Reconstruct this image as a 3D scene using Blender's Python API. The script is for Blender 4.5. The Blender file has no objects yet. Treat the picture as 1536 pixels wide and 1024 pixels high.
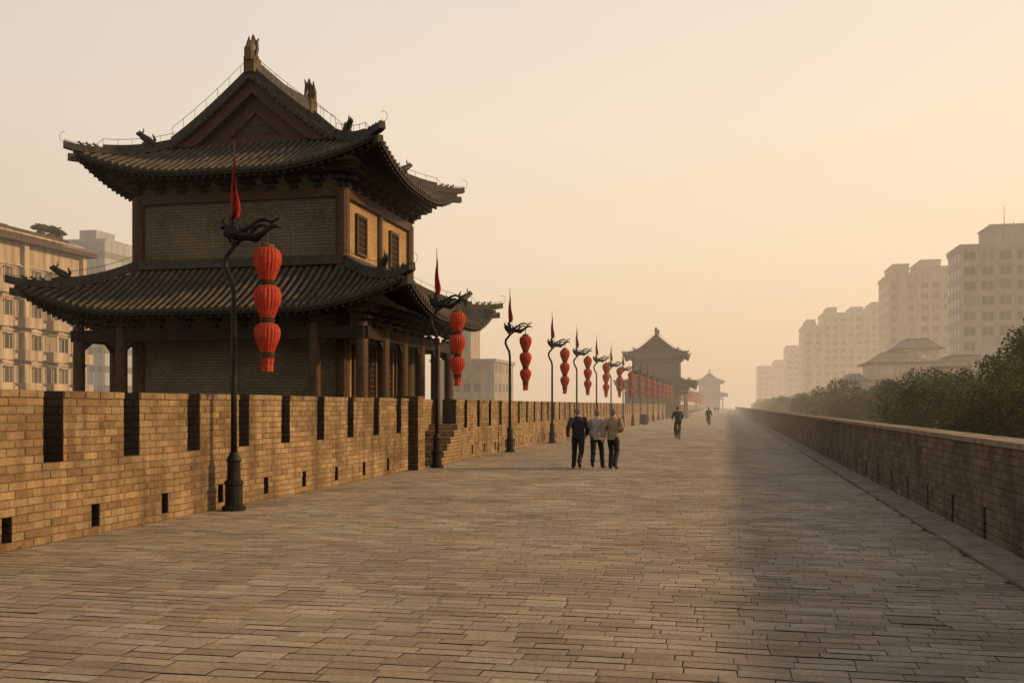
import bpy, math, random
from mathutils import Vector, Matrix
random.seed(7)
C=bpy.context.scene.collection
sin,cos,pi=math.sin,math.cos,math.pi

# ------------------------------------------------------------ mesh builder
class MB:
    def __init__(s): s.v=[];s.f=[];s.m=[]
    def face(s,idx,m=0): s.f.append(tuple(idx)); s.m.append(m)
    def quad(s,a,b,c,d,m=0):
        n=len(s.v); s.v+=[a,b,c,d]; s.face((n,n+1,n+2,n+3),m)
    def poly(s,pts,m=0):
        n=len(s.v); s.v+=list(pts); s.face(range(n,n+len(pts)),m)
    def box(s,x0,x1,y0,y1,z0,z1,m=0,mxp=None,mxm=None):
        n=len(s.v)
        s.v+=[(x0,y0,z0),(x1,y0,z0),(x1,y1,z0),(x0,y1,z0),(x0,y0,z1),(x1,y0,z1),(x1,y1,z1),(x0,y1,z1)]
        ms=[m,m,m,m if mxp is None else mxp,m,m if mxm is None else mxm]
        for q,mm in zip(((0,3,2,1),(4,5,6,7),(0,1,5,4),(1,2,6,5),(2,3,7,6),(3,0,4,7)),ms):
            s.face([n+i for i in q],mm)
    def loft(s,pts,rx,ry=None,n=8,m=0,side=None,pleat=None):
        pts=[Vector(p) for p in pts]
        if ry is None: ry=rx
        if not hasattr(rx,'__len__'): rx=[rx]*len(pts)
        if not hasattr(ry,'__len__'): ry=[ry]*len(pts)
        b=len(s.v); N=len(pts)
        for i,p in enumerate(pts):
            t=(pts[min(i+1,N-1)]-pts[max(i-1,0)])
            t=t.normalized() if t.length>1e-9 else Vector((0,0,1))
            sd=Vector(side) if side else (Vector((1,0,0)) if abs(t.x)<.85 else Vector((0,1,0)))
            u=sd-t*sd.dot(t)
            if u.length<1e-4: u=Vector((0,1,0))-t*t.y
            u.normalize(); w=t.cross(u)
            for k in range(n):
                a=2*pi*k/n
                pf=1.0 if pleat is None else (1+pleat*(1 if k%2 else -1))
                s.v.append(tuple(p+u*(rx[i]*cos(a)*pf)+w*(ry[i]*sin(a)*pf)))
        for i in range(N-1):
            for k in range(n):
                k2=(k+1)%n
                s.face((b+i*n+k,b+i*n+k2,b+(i+1)*n+k2,b+(i+1)*n+k),m)
        s.face([b+k for k in range(n)][::-1],m); s.face([b+(N-1)*n+k for k in range(n)],m)
    def caps(s,p0,p1,r0,r1,n=10,m=0,fy=1.0,side=None):
        p0=Vector(p0);p1=Vector(p1); d=(p1-p0); L=d.length; d=d/L if L>1e-6 else Vector((0,0,1))
        pts=[];r=[]
        for a in (80,50,25): pts.append(p0-d*r0*sin(math.radians(a))); r.append(r0*cos(math.radians(a)))
        pts+= [p0,p1]; r+=[r0,r1]
        for a in (25,50,80): pts.append(p1+d*r1*sin(math.radians(a))); r.append(r1*cos(math.radians(a)))
        s.loft(pts,r,[q*fy for q in r],n,m,side)
    def ell(s,c,rx,ry,rz,n=12,k=8,m=0):
        c=Vector(c); pts=[];a=[];b=[]
        for i in range(k+1):
            th=-pi/2+pi*(i+.15)/(k+.3)
            pts.append(c+Vector((0,0,rz*sin(th)))); a.append(rx*cos(th)); b.append(ry*cos(th))
        s.loft(pts,a,b,n,m,side=(1,0,0))
    def lathe(s,prof,c=(0,0,0),n=16,m=0,pleat=None):
        s.loft([(c[0],c[1],c[2]+z) for r,z in prof],[r for r,z in prof],n=n,m=m,side=(1,0,0),pleat=pleat)
    def beam(s,pts,w,h,m=0):
        pts=[Vector(p) for p in pts]; b=len(s.v); N=len(pts)
        for i,p in enumerate(pts):
            t=(pts[min(i+1,N-1)]-pts[max(i-1,0)]); t.z=0
            if t.length<1e-6: t=Vector((0,1,0))
            t.normalize(); u=Vector((t.y,-t.x,0))*(w/2)
            s.v+=[tuple(p-u),tuple(p+u),tuple(p+u*.8+Vector((0,0,h))),tuple(p-u*.8+Vector((0,0,h)))]
        for i in range(N-1):
            for k in range(4):
                k2=(k+1)%4; s.face((b+i*4+k,b+i*4+k2,b+i*4+4+k2,b+i*4+4+k),m)
        s.face((b+3,b+2,b+1,b),m); s.face((b+4*N-4,b+4*N-3,b+4*N-2,b+4*N-1),m)
    def obj(s,name,mats,parent=None,loc=(0,0,0),smooth=False,rot=None):
        me=bpy.data.meshes.new(name); me.from_pydata(s.v,[],s.f)
        if not isinstance(mats,(list,tuple)): mats=[mats]
        for mt in mats: me.materials.append(mt)
        me.polygons.foreach_set('material_index',s.m)
        me.polygons.foreach_set('use_smooth',[smooth]*len(s.f))
        me.update()
        o=bpy.data.objects.new(name,me); C.objects.link(o); o.location=loc
        if rot: o.rotation_euler=rot
        if parent: o.parent=parent
        return o
def empty(name,loc,label=None,cat=None,group=None,rz=0,kind=None):
    o=bpy.data.objects.new(name,None); C.objects.link(o); o.location=loc; o.rotation_euler=(0,0,rz)
    o.empty_display_size=.2
    tag(o,label,cat,group,kind); return o
def tag(o,label=None,cat=None,group=None,kind=None):
    if label:o["label"]=label
    if cat:o["category"]=cat
    if group:o["group"]=group
    if kind:o["kind"]=kind
    return o
def copy_tree(root,loc,scale=None,rz=None):
    def cp(o,par):
        n=o.copy(); C.objects.link(n)
        if par: n.parent=par
        for ch in list(o.children): cp(ch,n)
        return n
    r=cp(root,None); r.location=loc
    if scale: r.scale=scale if hasattr(scale,'__len__') else (scale,)*3
    if rz is not None: r.rotation_euler=(0,0,rz)
    return r

# ------------------------------------------------------------ materials
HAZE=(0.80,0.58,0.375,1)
def haze_group():  # distance haze painted into each material as emission, not a real volume
    g=bpy.data.node_groups.new('painted_haze','ShaderNodeTree')
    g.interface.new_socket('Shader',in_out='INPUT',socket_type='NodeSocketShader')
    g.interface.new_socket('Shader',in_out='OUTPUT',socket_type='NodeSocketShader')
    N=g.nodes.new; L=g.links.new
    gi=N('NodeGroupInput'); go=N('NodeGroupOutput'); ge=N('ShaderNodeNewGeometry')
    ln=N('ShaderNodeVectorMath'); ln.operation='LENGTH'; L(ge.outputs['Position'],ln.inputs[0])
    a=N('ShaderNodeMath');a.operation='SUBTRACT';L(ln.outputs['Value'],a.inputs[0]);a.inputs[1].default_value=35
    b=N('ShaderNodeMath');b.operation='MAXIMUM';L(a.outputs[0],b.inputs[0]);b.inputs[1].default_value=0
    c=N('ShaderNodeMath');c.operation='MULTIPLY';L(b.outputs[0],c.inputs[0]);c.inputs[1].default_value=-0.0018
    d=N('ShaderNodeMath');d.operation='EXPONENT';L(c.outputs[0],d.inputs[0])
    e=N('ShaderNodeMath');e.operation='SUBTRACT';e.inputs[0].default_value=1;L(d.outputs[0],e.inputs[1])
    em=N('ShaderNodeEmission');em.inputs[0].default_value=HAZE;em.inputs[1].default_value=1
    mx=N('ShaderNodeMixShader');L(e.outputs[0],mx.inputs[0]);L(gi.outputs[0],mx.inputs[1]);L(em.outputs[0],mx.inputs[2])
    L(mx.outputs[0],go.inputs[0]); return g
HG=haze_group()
class M:
    def __init__(s,name):
        s.m=bpy.data.materials.new(name); s.m.use_nodes=True; s.t=s.m.node_tree
        for n in list(s.t.nodes): s.t.nodes.remove(n)
        s.b=s.n('ShaderNodeBsdfPrincipled'); s.b.inputs['Roughness'].default_value=.85
        s.b.inputs['Specular IOR Level'].default_value=.25
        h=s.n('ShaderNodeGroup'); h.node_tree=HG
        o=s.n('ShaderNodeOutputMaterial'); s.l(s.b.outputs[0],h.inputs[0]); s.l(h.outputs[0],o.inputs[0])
        try: s.m.cycles.emission_sampling='NONE'
        except Exception: pass
    def n(s,t): return s.t.nodes.new(t)
    def l(s,a,b): s.t.links.new(a,b)
    def coord(s,kind='Object'):
        return s.n('ShaderNodeTexCoord').outputs[kind]
    def pos(s): return s.n('ShaderNodeNewGeometry').outputs['Position']
    def noise(s,scale,detail=4,rough=.6,vec=None,stretch=None):
        v=vec or s.pos()
        if stretch:
            mp=s.n('ShaderNodeMapping'); s.l(v,mp.inputs[0]); mp.inputs['Scale'].default_value=stretch; v=mp.outputs[0]
        n=s.n('ShaderNodeTexNoise'); n.inputs['Scale'].default_value=scale; n.inputs['Detail'].default_value=detail
        n.inputs['Roughness'].default_value=rough; s.l(v,n.inputs['Vector']); return n.outputs['Fac']
    def ramp(s,fac,stops):
        r=s.n('ShaderNodeValToRGB'); s.l(fac,r.inputs[0]); e=r.color_ramp.elements
        while len(e)<len(stops): e.new(.5)
        for i,(p,c) in enumerate(stops):
            e[i].position=p; e[i].color=(c if len(c)==4 else (*c,1))
        return r.outputs[0]
    def mix(s,a,b,fac=1.0,mode='MULTIPLY'):
        x=s.n('ShaderNodeMix'); x.data_type='RGBA'; x.blend_type=mode
        for v,i in ((fac,0),(a,6),(b,7)):
            if hasattr(v,'is_linked') or hasattr(v,'links'): s.l(v,x.inputs[i])
            else: x.inputs[i].default_value= v if i==0 else (*v,1) if len(v)==3 else v
        return x.outputs[2]
    def bump(s,h,dist=.02,strength=.6):
        b=s.n('ShaderNodeBump'); b.inputs['Distance'].default_value=dist; b.inputs['Strength'].default_value=strength
        s.l(h,b.inputs['Height']); s.l(b.outputs[0],s.b.inputs['Normal']); return b
    def col(s,c):
        if hasattr(c,'links'): s.l(c,s.b.inputs['Base Color'])
        else: s.b.inputs['Base Color'].default_value=(*c,1)
    def rough(s,v): s.b.inputs['Roughness'].default_value=v; return s
def plain(name,c,rough=.8,var=.25,scale=3,bump=.3,metal=0,streak=0):
    m=M(name); nz=m.noise(scale,5)
    cc=m.ramp(nz,[(.3,tuple(x*(1-var) for x in c)),(.7,tuple(min(1,x*(1+var)) for x in c))])
    if streak: cc=m.mix(cc,m.ramp(m.noise(1.0,5,.6,stretch=(1.6,1.6,.12)),[(.35,(1-streak,)*3),(.6,(1.05,)*3)]))
    m.col(cc)
    m.rough(rough); m.b.inputs['Metallic'].default_value=metal
    if bump: m.bump(m.noise(scale*6,3),.01,bump)
    return m.m
def island_brick(name,stops,stain=(.5,1.1),scale=.7,bump=.5,rough=.9,streak=0,fine=.74,tint=None):
    m=M(name); g=m.n('ShaderNodeNewGeometry')
    c=m.ramp(g.outputs['Random Per Island'],stops)
    st=m.ramp(m.noise(scale,6,.65),[(.3,(stain[0],)*3),(.62,(stain[1],)*3)])
    c=m.mix(c,st)
    if tint: c=m.mix(c,m.ramp(m.noise(scale*2.3,5,.6),[(.4,(1,1,1)),(.62,tint)]))
    if streak: c=m.mix(c,m.ramp(m.noise(1.0,6,.65,stretch=(1,2.2,.35)),[(.36,(1-streak,)*3),(.52,(1,1,1))]))
    fn=m.ramp(m.noise(22,5,.7),[(.25,(fine,)*3),(.7,(1.12,)*3)])
    c=m.mix(c,fn); m.col(c); m.b.inputs['Roughness'].default_value=rough
    m.bump(m.noise(34,7,.75),.014,bump); return m.m
def brick_mat(name,c1,c2,mortar,bw,bh,floor=False,joint=.012,stain=.6):
    m=M(name); sp=m.n('ShaderNodeSeparateXYZ'); m.l(m.coord(),sp.inputs[0])
    cb=m.n('ShaderNodeCombineXYZ')
    if floor: m.l(sp.outputs[0],cb.inputs[0]); m.l(sp.outputs[1],cb.inputs[1])
    else:
        ad=m.n('ShaderNodeMath'); m.l(sp.outputs[0],ad.inputs[0]); m.l(sp.outputs[1],ad.inputs[1])
        m.l(ad.outputs[0],cb.inputs[0]); m.l(sp.outputs[2],cb.inputs[1])
    b=m.n('ShaderNodeTexBrick'); m.l(cb.outputs[0],b.inputs['Vector'])
    b.inputs['Color1'].default_value=(*c1,1); b.inputs['Color2'].default_value=(*c2,1); b.inputs['Mortar'].default_value=(*mortar,1)
    b.inputs['Scale'].default_value=1; b.inputs['Brick Width'].default_value=bw; b.inputs['Row Height'].default_value=bh
    b.inputs['Mortar Size'].default_value=joint; b.inputs['Mortar Smooth'].default_value=.2; b.inputs['Bias'].default_value=0
    st=m.ramp(m.noise(.6,7,.7),[(.3,(stain,)*3),(.65,(1.1,)*3)])
    fn=m.ramp(m.noise(9,5,.7),[(.25,(.7,)*3),(.75,(1.15,)*3)])
    m.col(m.mix(m.mix(b.outputs['Color'],st),fn)); m.b.inputs['Roughness'].default_value=.9
    iv=m.n('ShaderNodeMath'); iv.operation='SUBTRACT'; iv.inputs[0].default_value=1; m.l(b.outputs['Fac'],iv.inputs[1])
    m.bump(iv.outputs[0],.012,.8); return m.m

mPAVE=island_brick('paving_brick',[(0,(.285,.235,.175)),(.35,(.345,.285,.215)),(.75,(.385,.325,.25)),(1,(.44,.375,.295))],(.66,1.06),.45,.9,.85,0,.62,(1.0,.93,.84))
mPAVEJ=plain('paving_joint',(.055,.042,.032),.95,.3,8)
mPAVEF=brick_mat('paving_far',(.32,.265,.20),(.38,.32,.245),(.16,.13,.10),.40,.165,True,.01,.75)
mWALL=island_brick('parapet_brick',[(0,(.225,.145,.075)),(.2,(.28,.19,.10)),(.55,(.315,.22,.12)),(.8,(.335,.25,.15)),(1,(.40,.275,.145))],(.50,1.1),.75,1.0,.92,.45,.62,(.82,.84,.88))
mCORE=brick_mat('parapet_core_shaded',(.055,.038,.024),(.075,.052,.032),(.035,.025,.018),.32,.105)  # core brick darkened: shade of slots and merlon ends painted into the colour
mJOINT=plain('parapet_joint',(.11,.075,.043),.95,.4,9)
mWALLF=brick_mat('parapet_far',(.26,.18,.10),(.32,.225,.125),(.13,.09,.05),.34,.105)
mWALLR=island_brick('low_parapet_brick',[(0,(.15,.11,.075)),(.5,(.19,.145,.10)),(1,(.24,.18,.125))],(.5,1.1),.9,.9,.9,.35,.65)
mCORER=brick_mat('low_parapet_core',(.1,.08,.06),(.13,.1,.08),(.05,.04,.03),.35,.1)
mCOPE=plain('coping_brick',(.24,.185,.13),.85,.35,3,.6)
mKERB=plain('kerb_stone',(.24,.20,.155),.9,.35,2.5,.6)
mRAMP=brick_mat('rampart_brick',(.2,.16,.12),(.27,.21,.16),(.1,.08,.06),.45,.12)
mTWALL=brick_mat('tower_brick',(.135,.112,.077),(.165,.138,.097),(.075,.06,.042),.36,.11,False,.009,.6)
mTSIDE=brick_mat('tower_side_brick_sunlit',(.33,.225,.115),(.38,.265,.14),(.22,.15,.08),.36,.11,False,.007,.65)  # yellowish side brick, made lighter to carry painted sun glow in its colour
mTILE=M('roof_tile'); 
_c=mTILE.ramp(mTILE.noise(2.2,6,.7),[(.28,(.036,.033,.026)),(.52,(.072,.064,.050)),(.75,(.145,.122,.09))])
mTILE.col(_c); mTILE.b.inputs['Roughness'].default_value=.7; mTILE.bump(mTILE.noise(14,4),.02,.6); mTILE=mTILE.m
mTILED=plain('roof_bed',(.016,.014,.011),.8,.3,3)
mRIDGE=plain('ridge_clay',(.042,.038,.03),.7,.4,4,.5)
mBEAST=plain('ornament_clay',(.085,.06,.035),.7,.45,7,.6)
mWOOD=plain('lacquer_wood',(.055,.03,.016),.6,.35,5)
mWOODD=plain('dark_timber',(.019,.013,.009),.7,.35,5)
mRED=plain('gable_board',(.052,.025,.018),.6,.3,4)
mGAB=brick_mat('gable_brick',(.070,.047,.033),(.088,.060,.042),(.045,.03,.022),.3,.1)
mDARK=plain('dark_opening',(.012,.010,.008),.5,.2,3,0)
mWIRE=plain('wire_metal',(.10,.09,.075),.5,.1,3,0)
mIRON=plain('black_iron',(.014,.012,.011),.45,.3,6,.4,.2)
def cloth(name,c,sheen=.75,var=.18):
    m=M(name); m.col(m.ramp(m.noise(9,5),[(.3,tuple(x*(1-var) for x in c)),(.7,tuple(min(1,x*(1+var)) for x in c))]))
    m.b.inputs['Roughness'].default_value=sheen; m.bump(m.noise(60,3),.004,.3)
    return m
def silk(name,c,tf=.12):
    m=cloth(name,c,.7,.35)
    tr=m.n('ShaderNodeBsdfTranslucent'); tr.inputs[0].default_value=(c[0],c[1]*1.1,c[2],1)
    mx=m.n('ShaderNodeMixShader'); mx.inputs[0].default_value=tf
    h=[n for n in m.t.nodes if n.type=='GROUP'][0]
    m.l(m.b.outputs[0],mx.inputs[1]); m.l(tr.outputs[0],mx.inputs[2]); m.l(mx.outputs[0],h.inputs[0])
    return m.m
mLANT=silk('lantern_silk',(.36,.040,.016))
mFLAG=silk('pennant_cloth',(.27,.019,.013))
mGOLD=plain('lantern_trim',(.075,.045,.02),.5,.4,12,.2,.2)
mSKIN=plain('skin',(.42,.25,.17),.6,.1,8,0)
# ------------------------------------------------------------ world + sun
E=math.radians(22.0); PH=math.radians(13)
S=Vector((cos(PH)*cos(E),sin(PH)*cos(E),sin(E)))
w=bpy.data.worlds.new("World"); bpy.context.scene.world=w; w.use_nodes=True; nt=w.node_tree
for n in list(nt.nodes): nt.nodes.remove(n)
N=nt.nodes.new; L=nt.links.new
out=N('ShaderNodeOutputWorld')
sky=N('ShaderNodeTexSky'); sky.sky_type='NISHITA'; sky.sun_disc=False; sky.sun_elevation=E; sky.sun_rotation=math.radians(90)-PH
sky.dust_density=6; sky.air_density=1.5
tc=N('ShaderNodeTexCoord'); nrm=N('ShaderNodeVectorMath'); nrm.operation='NORMALIZE'; L(tc.outputs['Generated'],nrm.inputs[0])
sp=N('ShaderNodeSeparateXYZ'); L(nrm.outputs[0],sp.inputs[0])
rp=N('ShaderNodeValToRGB'); L(sp.outputs[2],rp.inputs[0]); e=rp.color_ramp.elements
st=[(0,(.83,.60,.385)),(.06,(.92,.67,.43)),(.14,(.98,.755,.51)),(.26,(.97,.80,.60)),(.38,(.89,.77,.63)),(.52,(.52,.49,.45)),(1,(.27,.29,.32))]
while len(e)<len(st): e.new(.5)
for i,(p,c) in enumerate(st): e[i].position=p; e[i].color=(*c,1)
dt=N('ShaderNodeVectorMath'); dt.operation='DOT_PRODUCT'; L(nrm.outputs[0],dt.inputs[0]); dt.inputs[1].default_value=S
r2=N('ShaderNodeValToRGB'); mr=N('ShaderNodeMapRange'); L(dt.outputs['Value'],mr.inputs[0]); mr.inputs[1].default_value=-1; mr.inputs[2].default_value=1
L(mr.outputs[0],r2.inputs[0]); e=r2.color_ramp.elements
st=[(0,(.50,.56,.66)),(.28,(.76,.80,.87)),(.5,(.92,.93,.96)),(.72,(1.03,1.01,.99)),(1,(1.2,1.1,.97))]
while len(e)<len(st): e.new(.5)
for i,(p,c) in enumerate(st): e[i].position=p; e[i].color=(*c,1)
mx=N('ShaderNodeMix'); mx.data_type='RGBA'; mx.blend_type='MULTIPLY'; mx.inputs[0].default_value=1
L(rp.outputs[0],mx.inputs[6]); L(r2.outputs[0],mx.inputs[7])
b1=N('ShaderNodeBackground'); b1.inputs[1].default_value=1.06; L(mx.outputs[2],b1.inputs[0])
b2=N('ShaderNodeBackground'); b2.inputs[1].default_value=.05; L(sky.outputs[0],b2.inputs[0])
ms=N('ShaderNodeMixShader'); ms.inputs[0].default_value=.08; L(b1.outputs[0],ms.inputs[1]); L(b2.outputs[0],ms.inputs[2])
L(ms.outputs[0],out.inputs[0])
sl=bpy.data.lights.new('sun','SUN'); sl.energy=3.9; sl.angle=math.radians(4.0); sl.color=(1,.62,.29)
so=bpy.data.objects.new('sun',sl); C.objects.link(so); so.rotation_euler=S.to_track_quat('Z','Y').to_euler(); so.location=(60,10,40)
cd=bpy.data.cameras.new('camera'); cam=bpy.data.objects.new('camera',cd); C.objects.link(cam)
cam.location=(0,0,1.8); cam.rotation_euler=(pi/2,0,math.atan(322/1500)); cd.sensor_width=36; cd.lens=35.16
cd.shift_y=.0625; cd.clip_end=8000; cd.clip_start=.05
bpy.context.scene.camera=cam
vs=bpy.context.scene.view_settings; vs.view_transform='Standard'; vs.look='None'; vs.exposure=0

# ------------------------------------------------------------ ground, rampart, pavement
mGR=M('earth_grass'); mGR.col(mGR.ramp(mGR.noise(.08,6),[(.35,(.05,.06,.025)),(.65,(.12,.11,.06))])); mGR=mGR.m
g=MB(); g.quad((-4000,-800,-12),(4000,-800,-12),(4000,6000,-12),(-4000,6000,-12)); tag(g.obj('ground',mGR),kind='structure')
g=MB(); g.box(-9.12,3.95,-25,900,-12.3,-.05); g.box(-26,-9.12,26.5,46,-12.3,-.05); g.box(-17,-9.12,142,161,-12.3,-.05)
g.box(-14,-9.12,388,412,-12.3,-.05)
tag(g.obj('rampart_ground',mRAMP),kind='structure')
XL,XR=-8.65,3.4
pv=MB()
def warp(x,y): return x+.010*sin(y*2.1+x), y+.020*sin(x*.9+y*.35)+.011*sin(x*2.7+y*1.3)+.005*sin(x*7.1+y*3.)
y=.5
while y<78:
    x=XL-.02-random.random()*.4
    rh=.166+random.uniform(-.006,.006)
    while x<2.82:
        ln=.39+random.uniform(-.04,.04)
        x0=max(x,XL-.01)+.0035; x1=min(x+ln,2.83)-.0035; x+=ln
        if x1-x0<.06: continue
        y0=y+.004+random.uniform(0,.006); y1=y+rh-.004-random.uniform(0,.005)
        z=random.gauss(0,.0011); tx=random.gauss(0,.0007); ty=random.gauss(0,.0009); cx=.022; cy=.011
        n=len(pv.v); j=lambda s_=.004:random.uniform(-s_,s_)
        base=[(x0,y0),(x1,y0),(x1,y1),(x0,y1)]; top=[(x0+cx,y0+cy),(x1-cx,y0+cy),(x1-cx,y1-cy),(x0+cx,y1-cy)]
        zz=[z+(tx if i in(0,3) else -tx)+(ty if i<2 else -ty) for i in range(4)]
        for i,(a,b) in enumerate(base):
            a,b=warp(a+j(.002),b+j(.0025)); pv.v.append((a,b,zz[i]-.0022))
        for i,(a,b) in enumerate(top):
            a,b=warp(a+j(),b+j()); pv.v.append((a,b,zz[i]))
        pv.face((n+4,n+5,n+6,n+7))
        for i in range(4): k=(i+1)%4; pv.face((n+i,n+k,n+4+k,n+4+i))
    y+=rh
yend=y
pv.quad((-9.1,-25,-.008),(3.4,-25,-.008),(3.4,yend,-.008),(-9.1,yend,-.008),1)
pv.quad((-9.1,yend,0),(3.4,yend,0),(3.4,900,0),(-9.1,900,0),2)
pv.quad((-25.9,26.6,0),(-9.1,26.6,0),(-9.1,45.9,0),(-25.9,45.9,0),2)
tag(pv.obj('pavement',[mPAVE,mPAVEJ,mPAVEF]),kind='structure')
k=MB(); y=0.
while y<420:
    l=.62+random.uniform(-.06,.06)
    zt=.028+random.uniform(-.006,.006)
    k.box(2.86+random.uniform(-.008,.008),3.14,y+.005,y+l-.005,-.05,zt)
    k.box(3.15,3.385,y+.005,y+l-.005,-.05,zt-.012); y+=l
tag(k.obj('kerb',mKERB),kind='structure')

# ------------------------------------------------------------ brick walls
def brick_cell(mb,P,u0,u1,v0,v1,w,m=0):
    if u1-u0<.03: return
    g=.0035; c=.007; ww=w+random.gauss(0,.0026)
    u0+=g;u1-=g;v0+=g+random.uniform(0,.002);v1-=g+random.uniform(0,.002); j=lambda:random.uniform(-.005,.005)
    n=len(mb.v)
    for a,b in ((u0,v0),(u1,v0),(u1,v1),(u0,v1)): mb.v.append(P(a,b,-.002))
    for a,b in ((u0+c,v0+c),(u1-c,v0+c),(u1-c,v1-c),(u0+c,v1-c)): mb.v.append(P(a+j(),b+j(),ww+random.gauss(0,.0012)))
    mb.face((n+4,n+5,n+6,n+7),m)
    for i in range(4): q=(i+1)%4; mb.face((n+i,n+q,n+4+q,n+4+i),m)
def inv(gaps,a,b):
    iv=[];s=a
    for g0,g1 in gaps:
        if g1<=a or g0>=b: continue
        if g0>s: iv.append((s,g0))
        s=max(s,g1)
    if s<b: iv.append((s,b))
    return iv
def course(mb,P,a,b,v0,v1,gaps,bl,w,off):
    for p,q in inv(gaps,a,b):
        u=math.floor((p-off)/bl)*bl+off
        while u<q:
            l0=max(u,p); l1=min(u+bl,q)
            brick_cell(mb,P,l0,l1,v0,v1,w); u+=bl
NC=19; SC=10; CH=2.0/NC
slots=[(11.59+1.77*i-.2,11.59+1.77*i+.2) for i in range(-8,90)]
holes=[(10.72+1.77*i-.09,10.72+1.77*i+.09) for i in range(-8,90)]
def left_wall(a,b,full=True,label=''):
    mb=MB(); xf=XL-.007 if full else XL; xb=xf-.46
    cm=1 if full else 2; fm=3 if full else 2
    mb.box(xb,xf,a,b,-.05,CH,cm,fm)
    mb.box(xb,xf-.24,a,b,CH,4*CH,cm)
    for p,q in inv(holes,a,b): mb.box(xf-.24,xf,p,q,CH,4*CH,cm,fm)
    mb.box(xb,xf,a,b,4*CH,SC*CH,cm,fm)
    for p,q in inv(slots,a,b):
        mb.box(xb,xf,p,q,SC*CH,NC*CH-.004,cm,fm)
    if full:
        P=lambda u,v,w:(xf+w,u,v+.006*sin(u*.8)+.003*sin(u*2.9))
        for kx in range(NC):
            gaps=holes if 1<=kx<4 else (slots if kx>=SC else [])
            course(mb,P,a,b,kx*CH,(kx+1)*CH,gaps,.33,.008+(.014 if kx==NC-1 else 0),(kx%2)*.165+random.uniform(-.04,.04))
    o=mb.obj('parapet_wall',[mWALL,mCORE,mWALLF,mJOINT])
    tag(o,label,'wall',"crenellated parapet walls"); return o
left_wall(-4,26.6,True,"tan brick parapet wall with narrow crenels and drain holes")
left_wall(31.6,146,True,"long tan brick parapet wall beside the row of lantern posts")
left_wall(160,392,False,"hazy distant brick parapet wall with crenels")
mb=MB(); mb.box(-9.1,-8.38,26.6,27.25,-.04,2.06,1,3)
P=lambda u,v,w:(-8.38+w,u,v)
for kx in range(19): course(mb,P,26.6,27.25,kx*CH,(kx+1)*CH,[],.33,.007,(kx%2)*.165)
tag(mb.obj('brick_pier',[mWALL,mCORE,mWALLF,mJOINT]),"upright brick pier at the gap in the parapet","wall pier")
CR=.1067
holes2=[(10.65+1.95*i-.08,10.65+1.95*i+.08) for i in range(-6,80)]
mb=MB(); xf=XR+.010
mb.box(xf+.2,xf+.46,-6,420,-.05,12*CR,1); 
for p,q in inv(holes2,-6,150): mb.box(xf,xf+.2,p,q,-.05,4*CR,1)
mb.box(xf,xf+.2,150,420,-.05,4*CR,1); mb.box(xf,xf+.2,-6,420,4*CR,12*CR,1)
P=lambda u,v,w:(xf-w,u,v)
for kx in range(12):
    course(mb,P,-2,110,kx*CR,(kx+1)*CR,holes2 if kx<4 else [],.36,.009,(kx%2)*.18+random.uniform(-.03,.03))
y=-6
while y<420:
    l=.36+random.uniform(-.01,.01); dz=random.uniform(-.004,.004)
    mb.box(XR-.035+random.uniform(-.005,.005),XR+.50,y+.003,y+l-.003,12*CR,12*CR+.075+dz,2); y+=l
tag(mb.obj('low_parapet_wall',[mWALLR,mCORER,mCOPE]),"low grey-brown brick parapet with thin brick cap","wall")
mb=MB()
for i in range(6):
    y0=29.2+i*.4; z1=.2+i*.2
    mb.box(-9.45,-8.50,y0,31.6 if i==5 else y0+.4,-.04,z1,0)
mb.box(-9.6,-9.452,27.3,31.6,-.04,2.0,0)
tag(mb.obj('brick_stair',[mWALLF]),"short brick stair climbing through a gap in the parapet","stairs")

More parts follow.
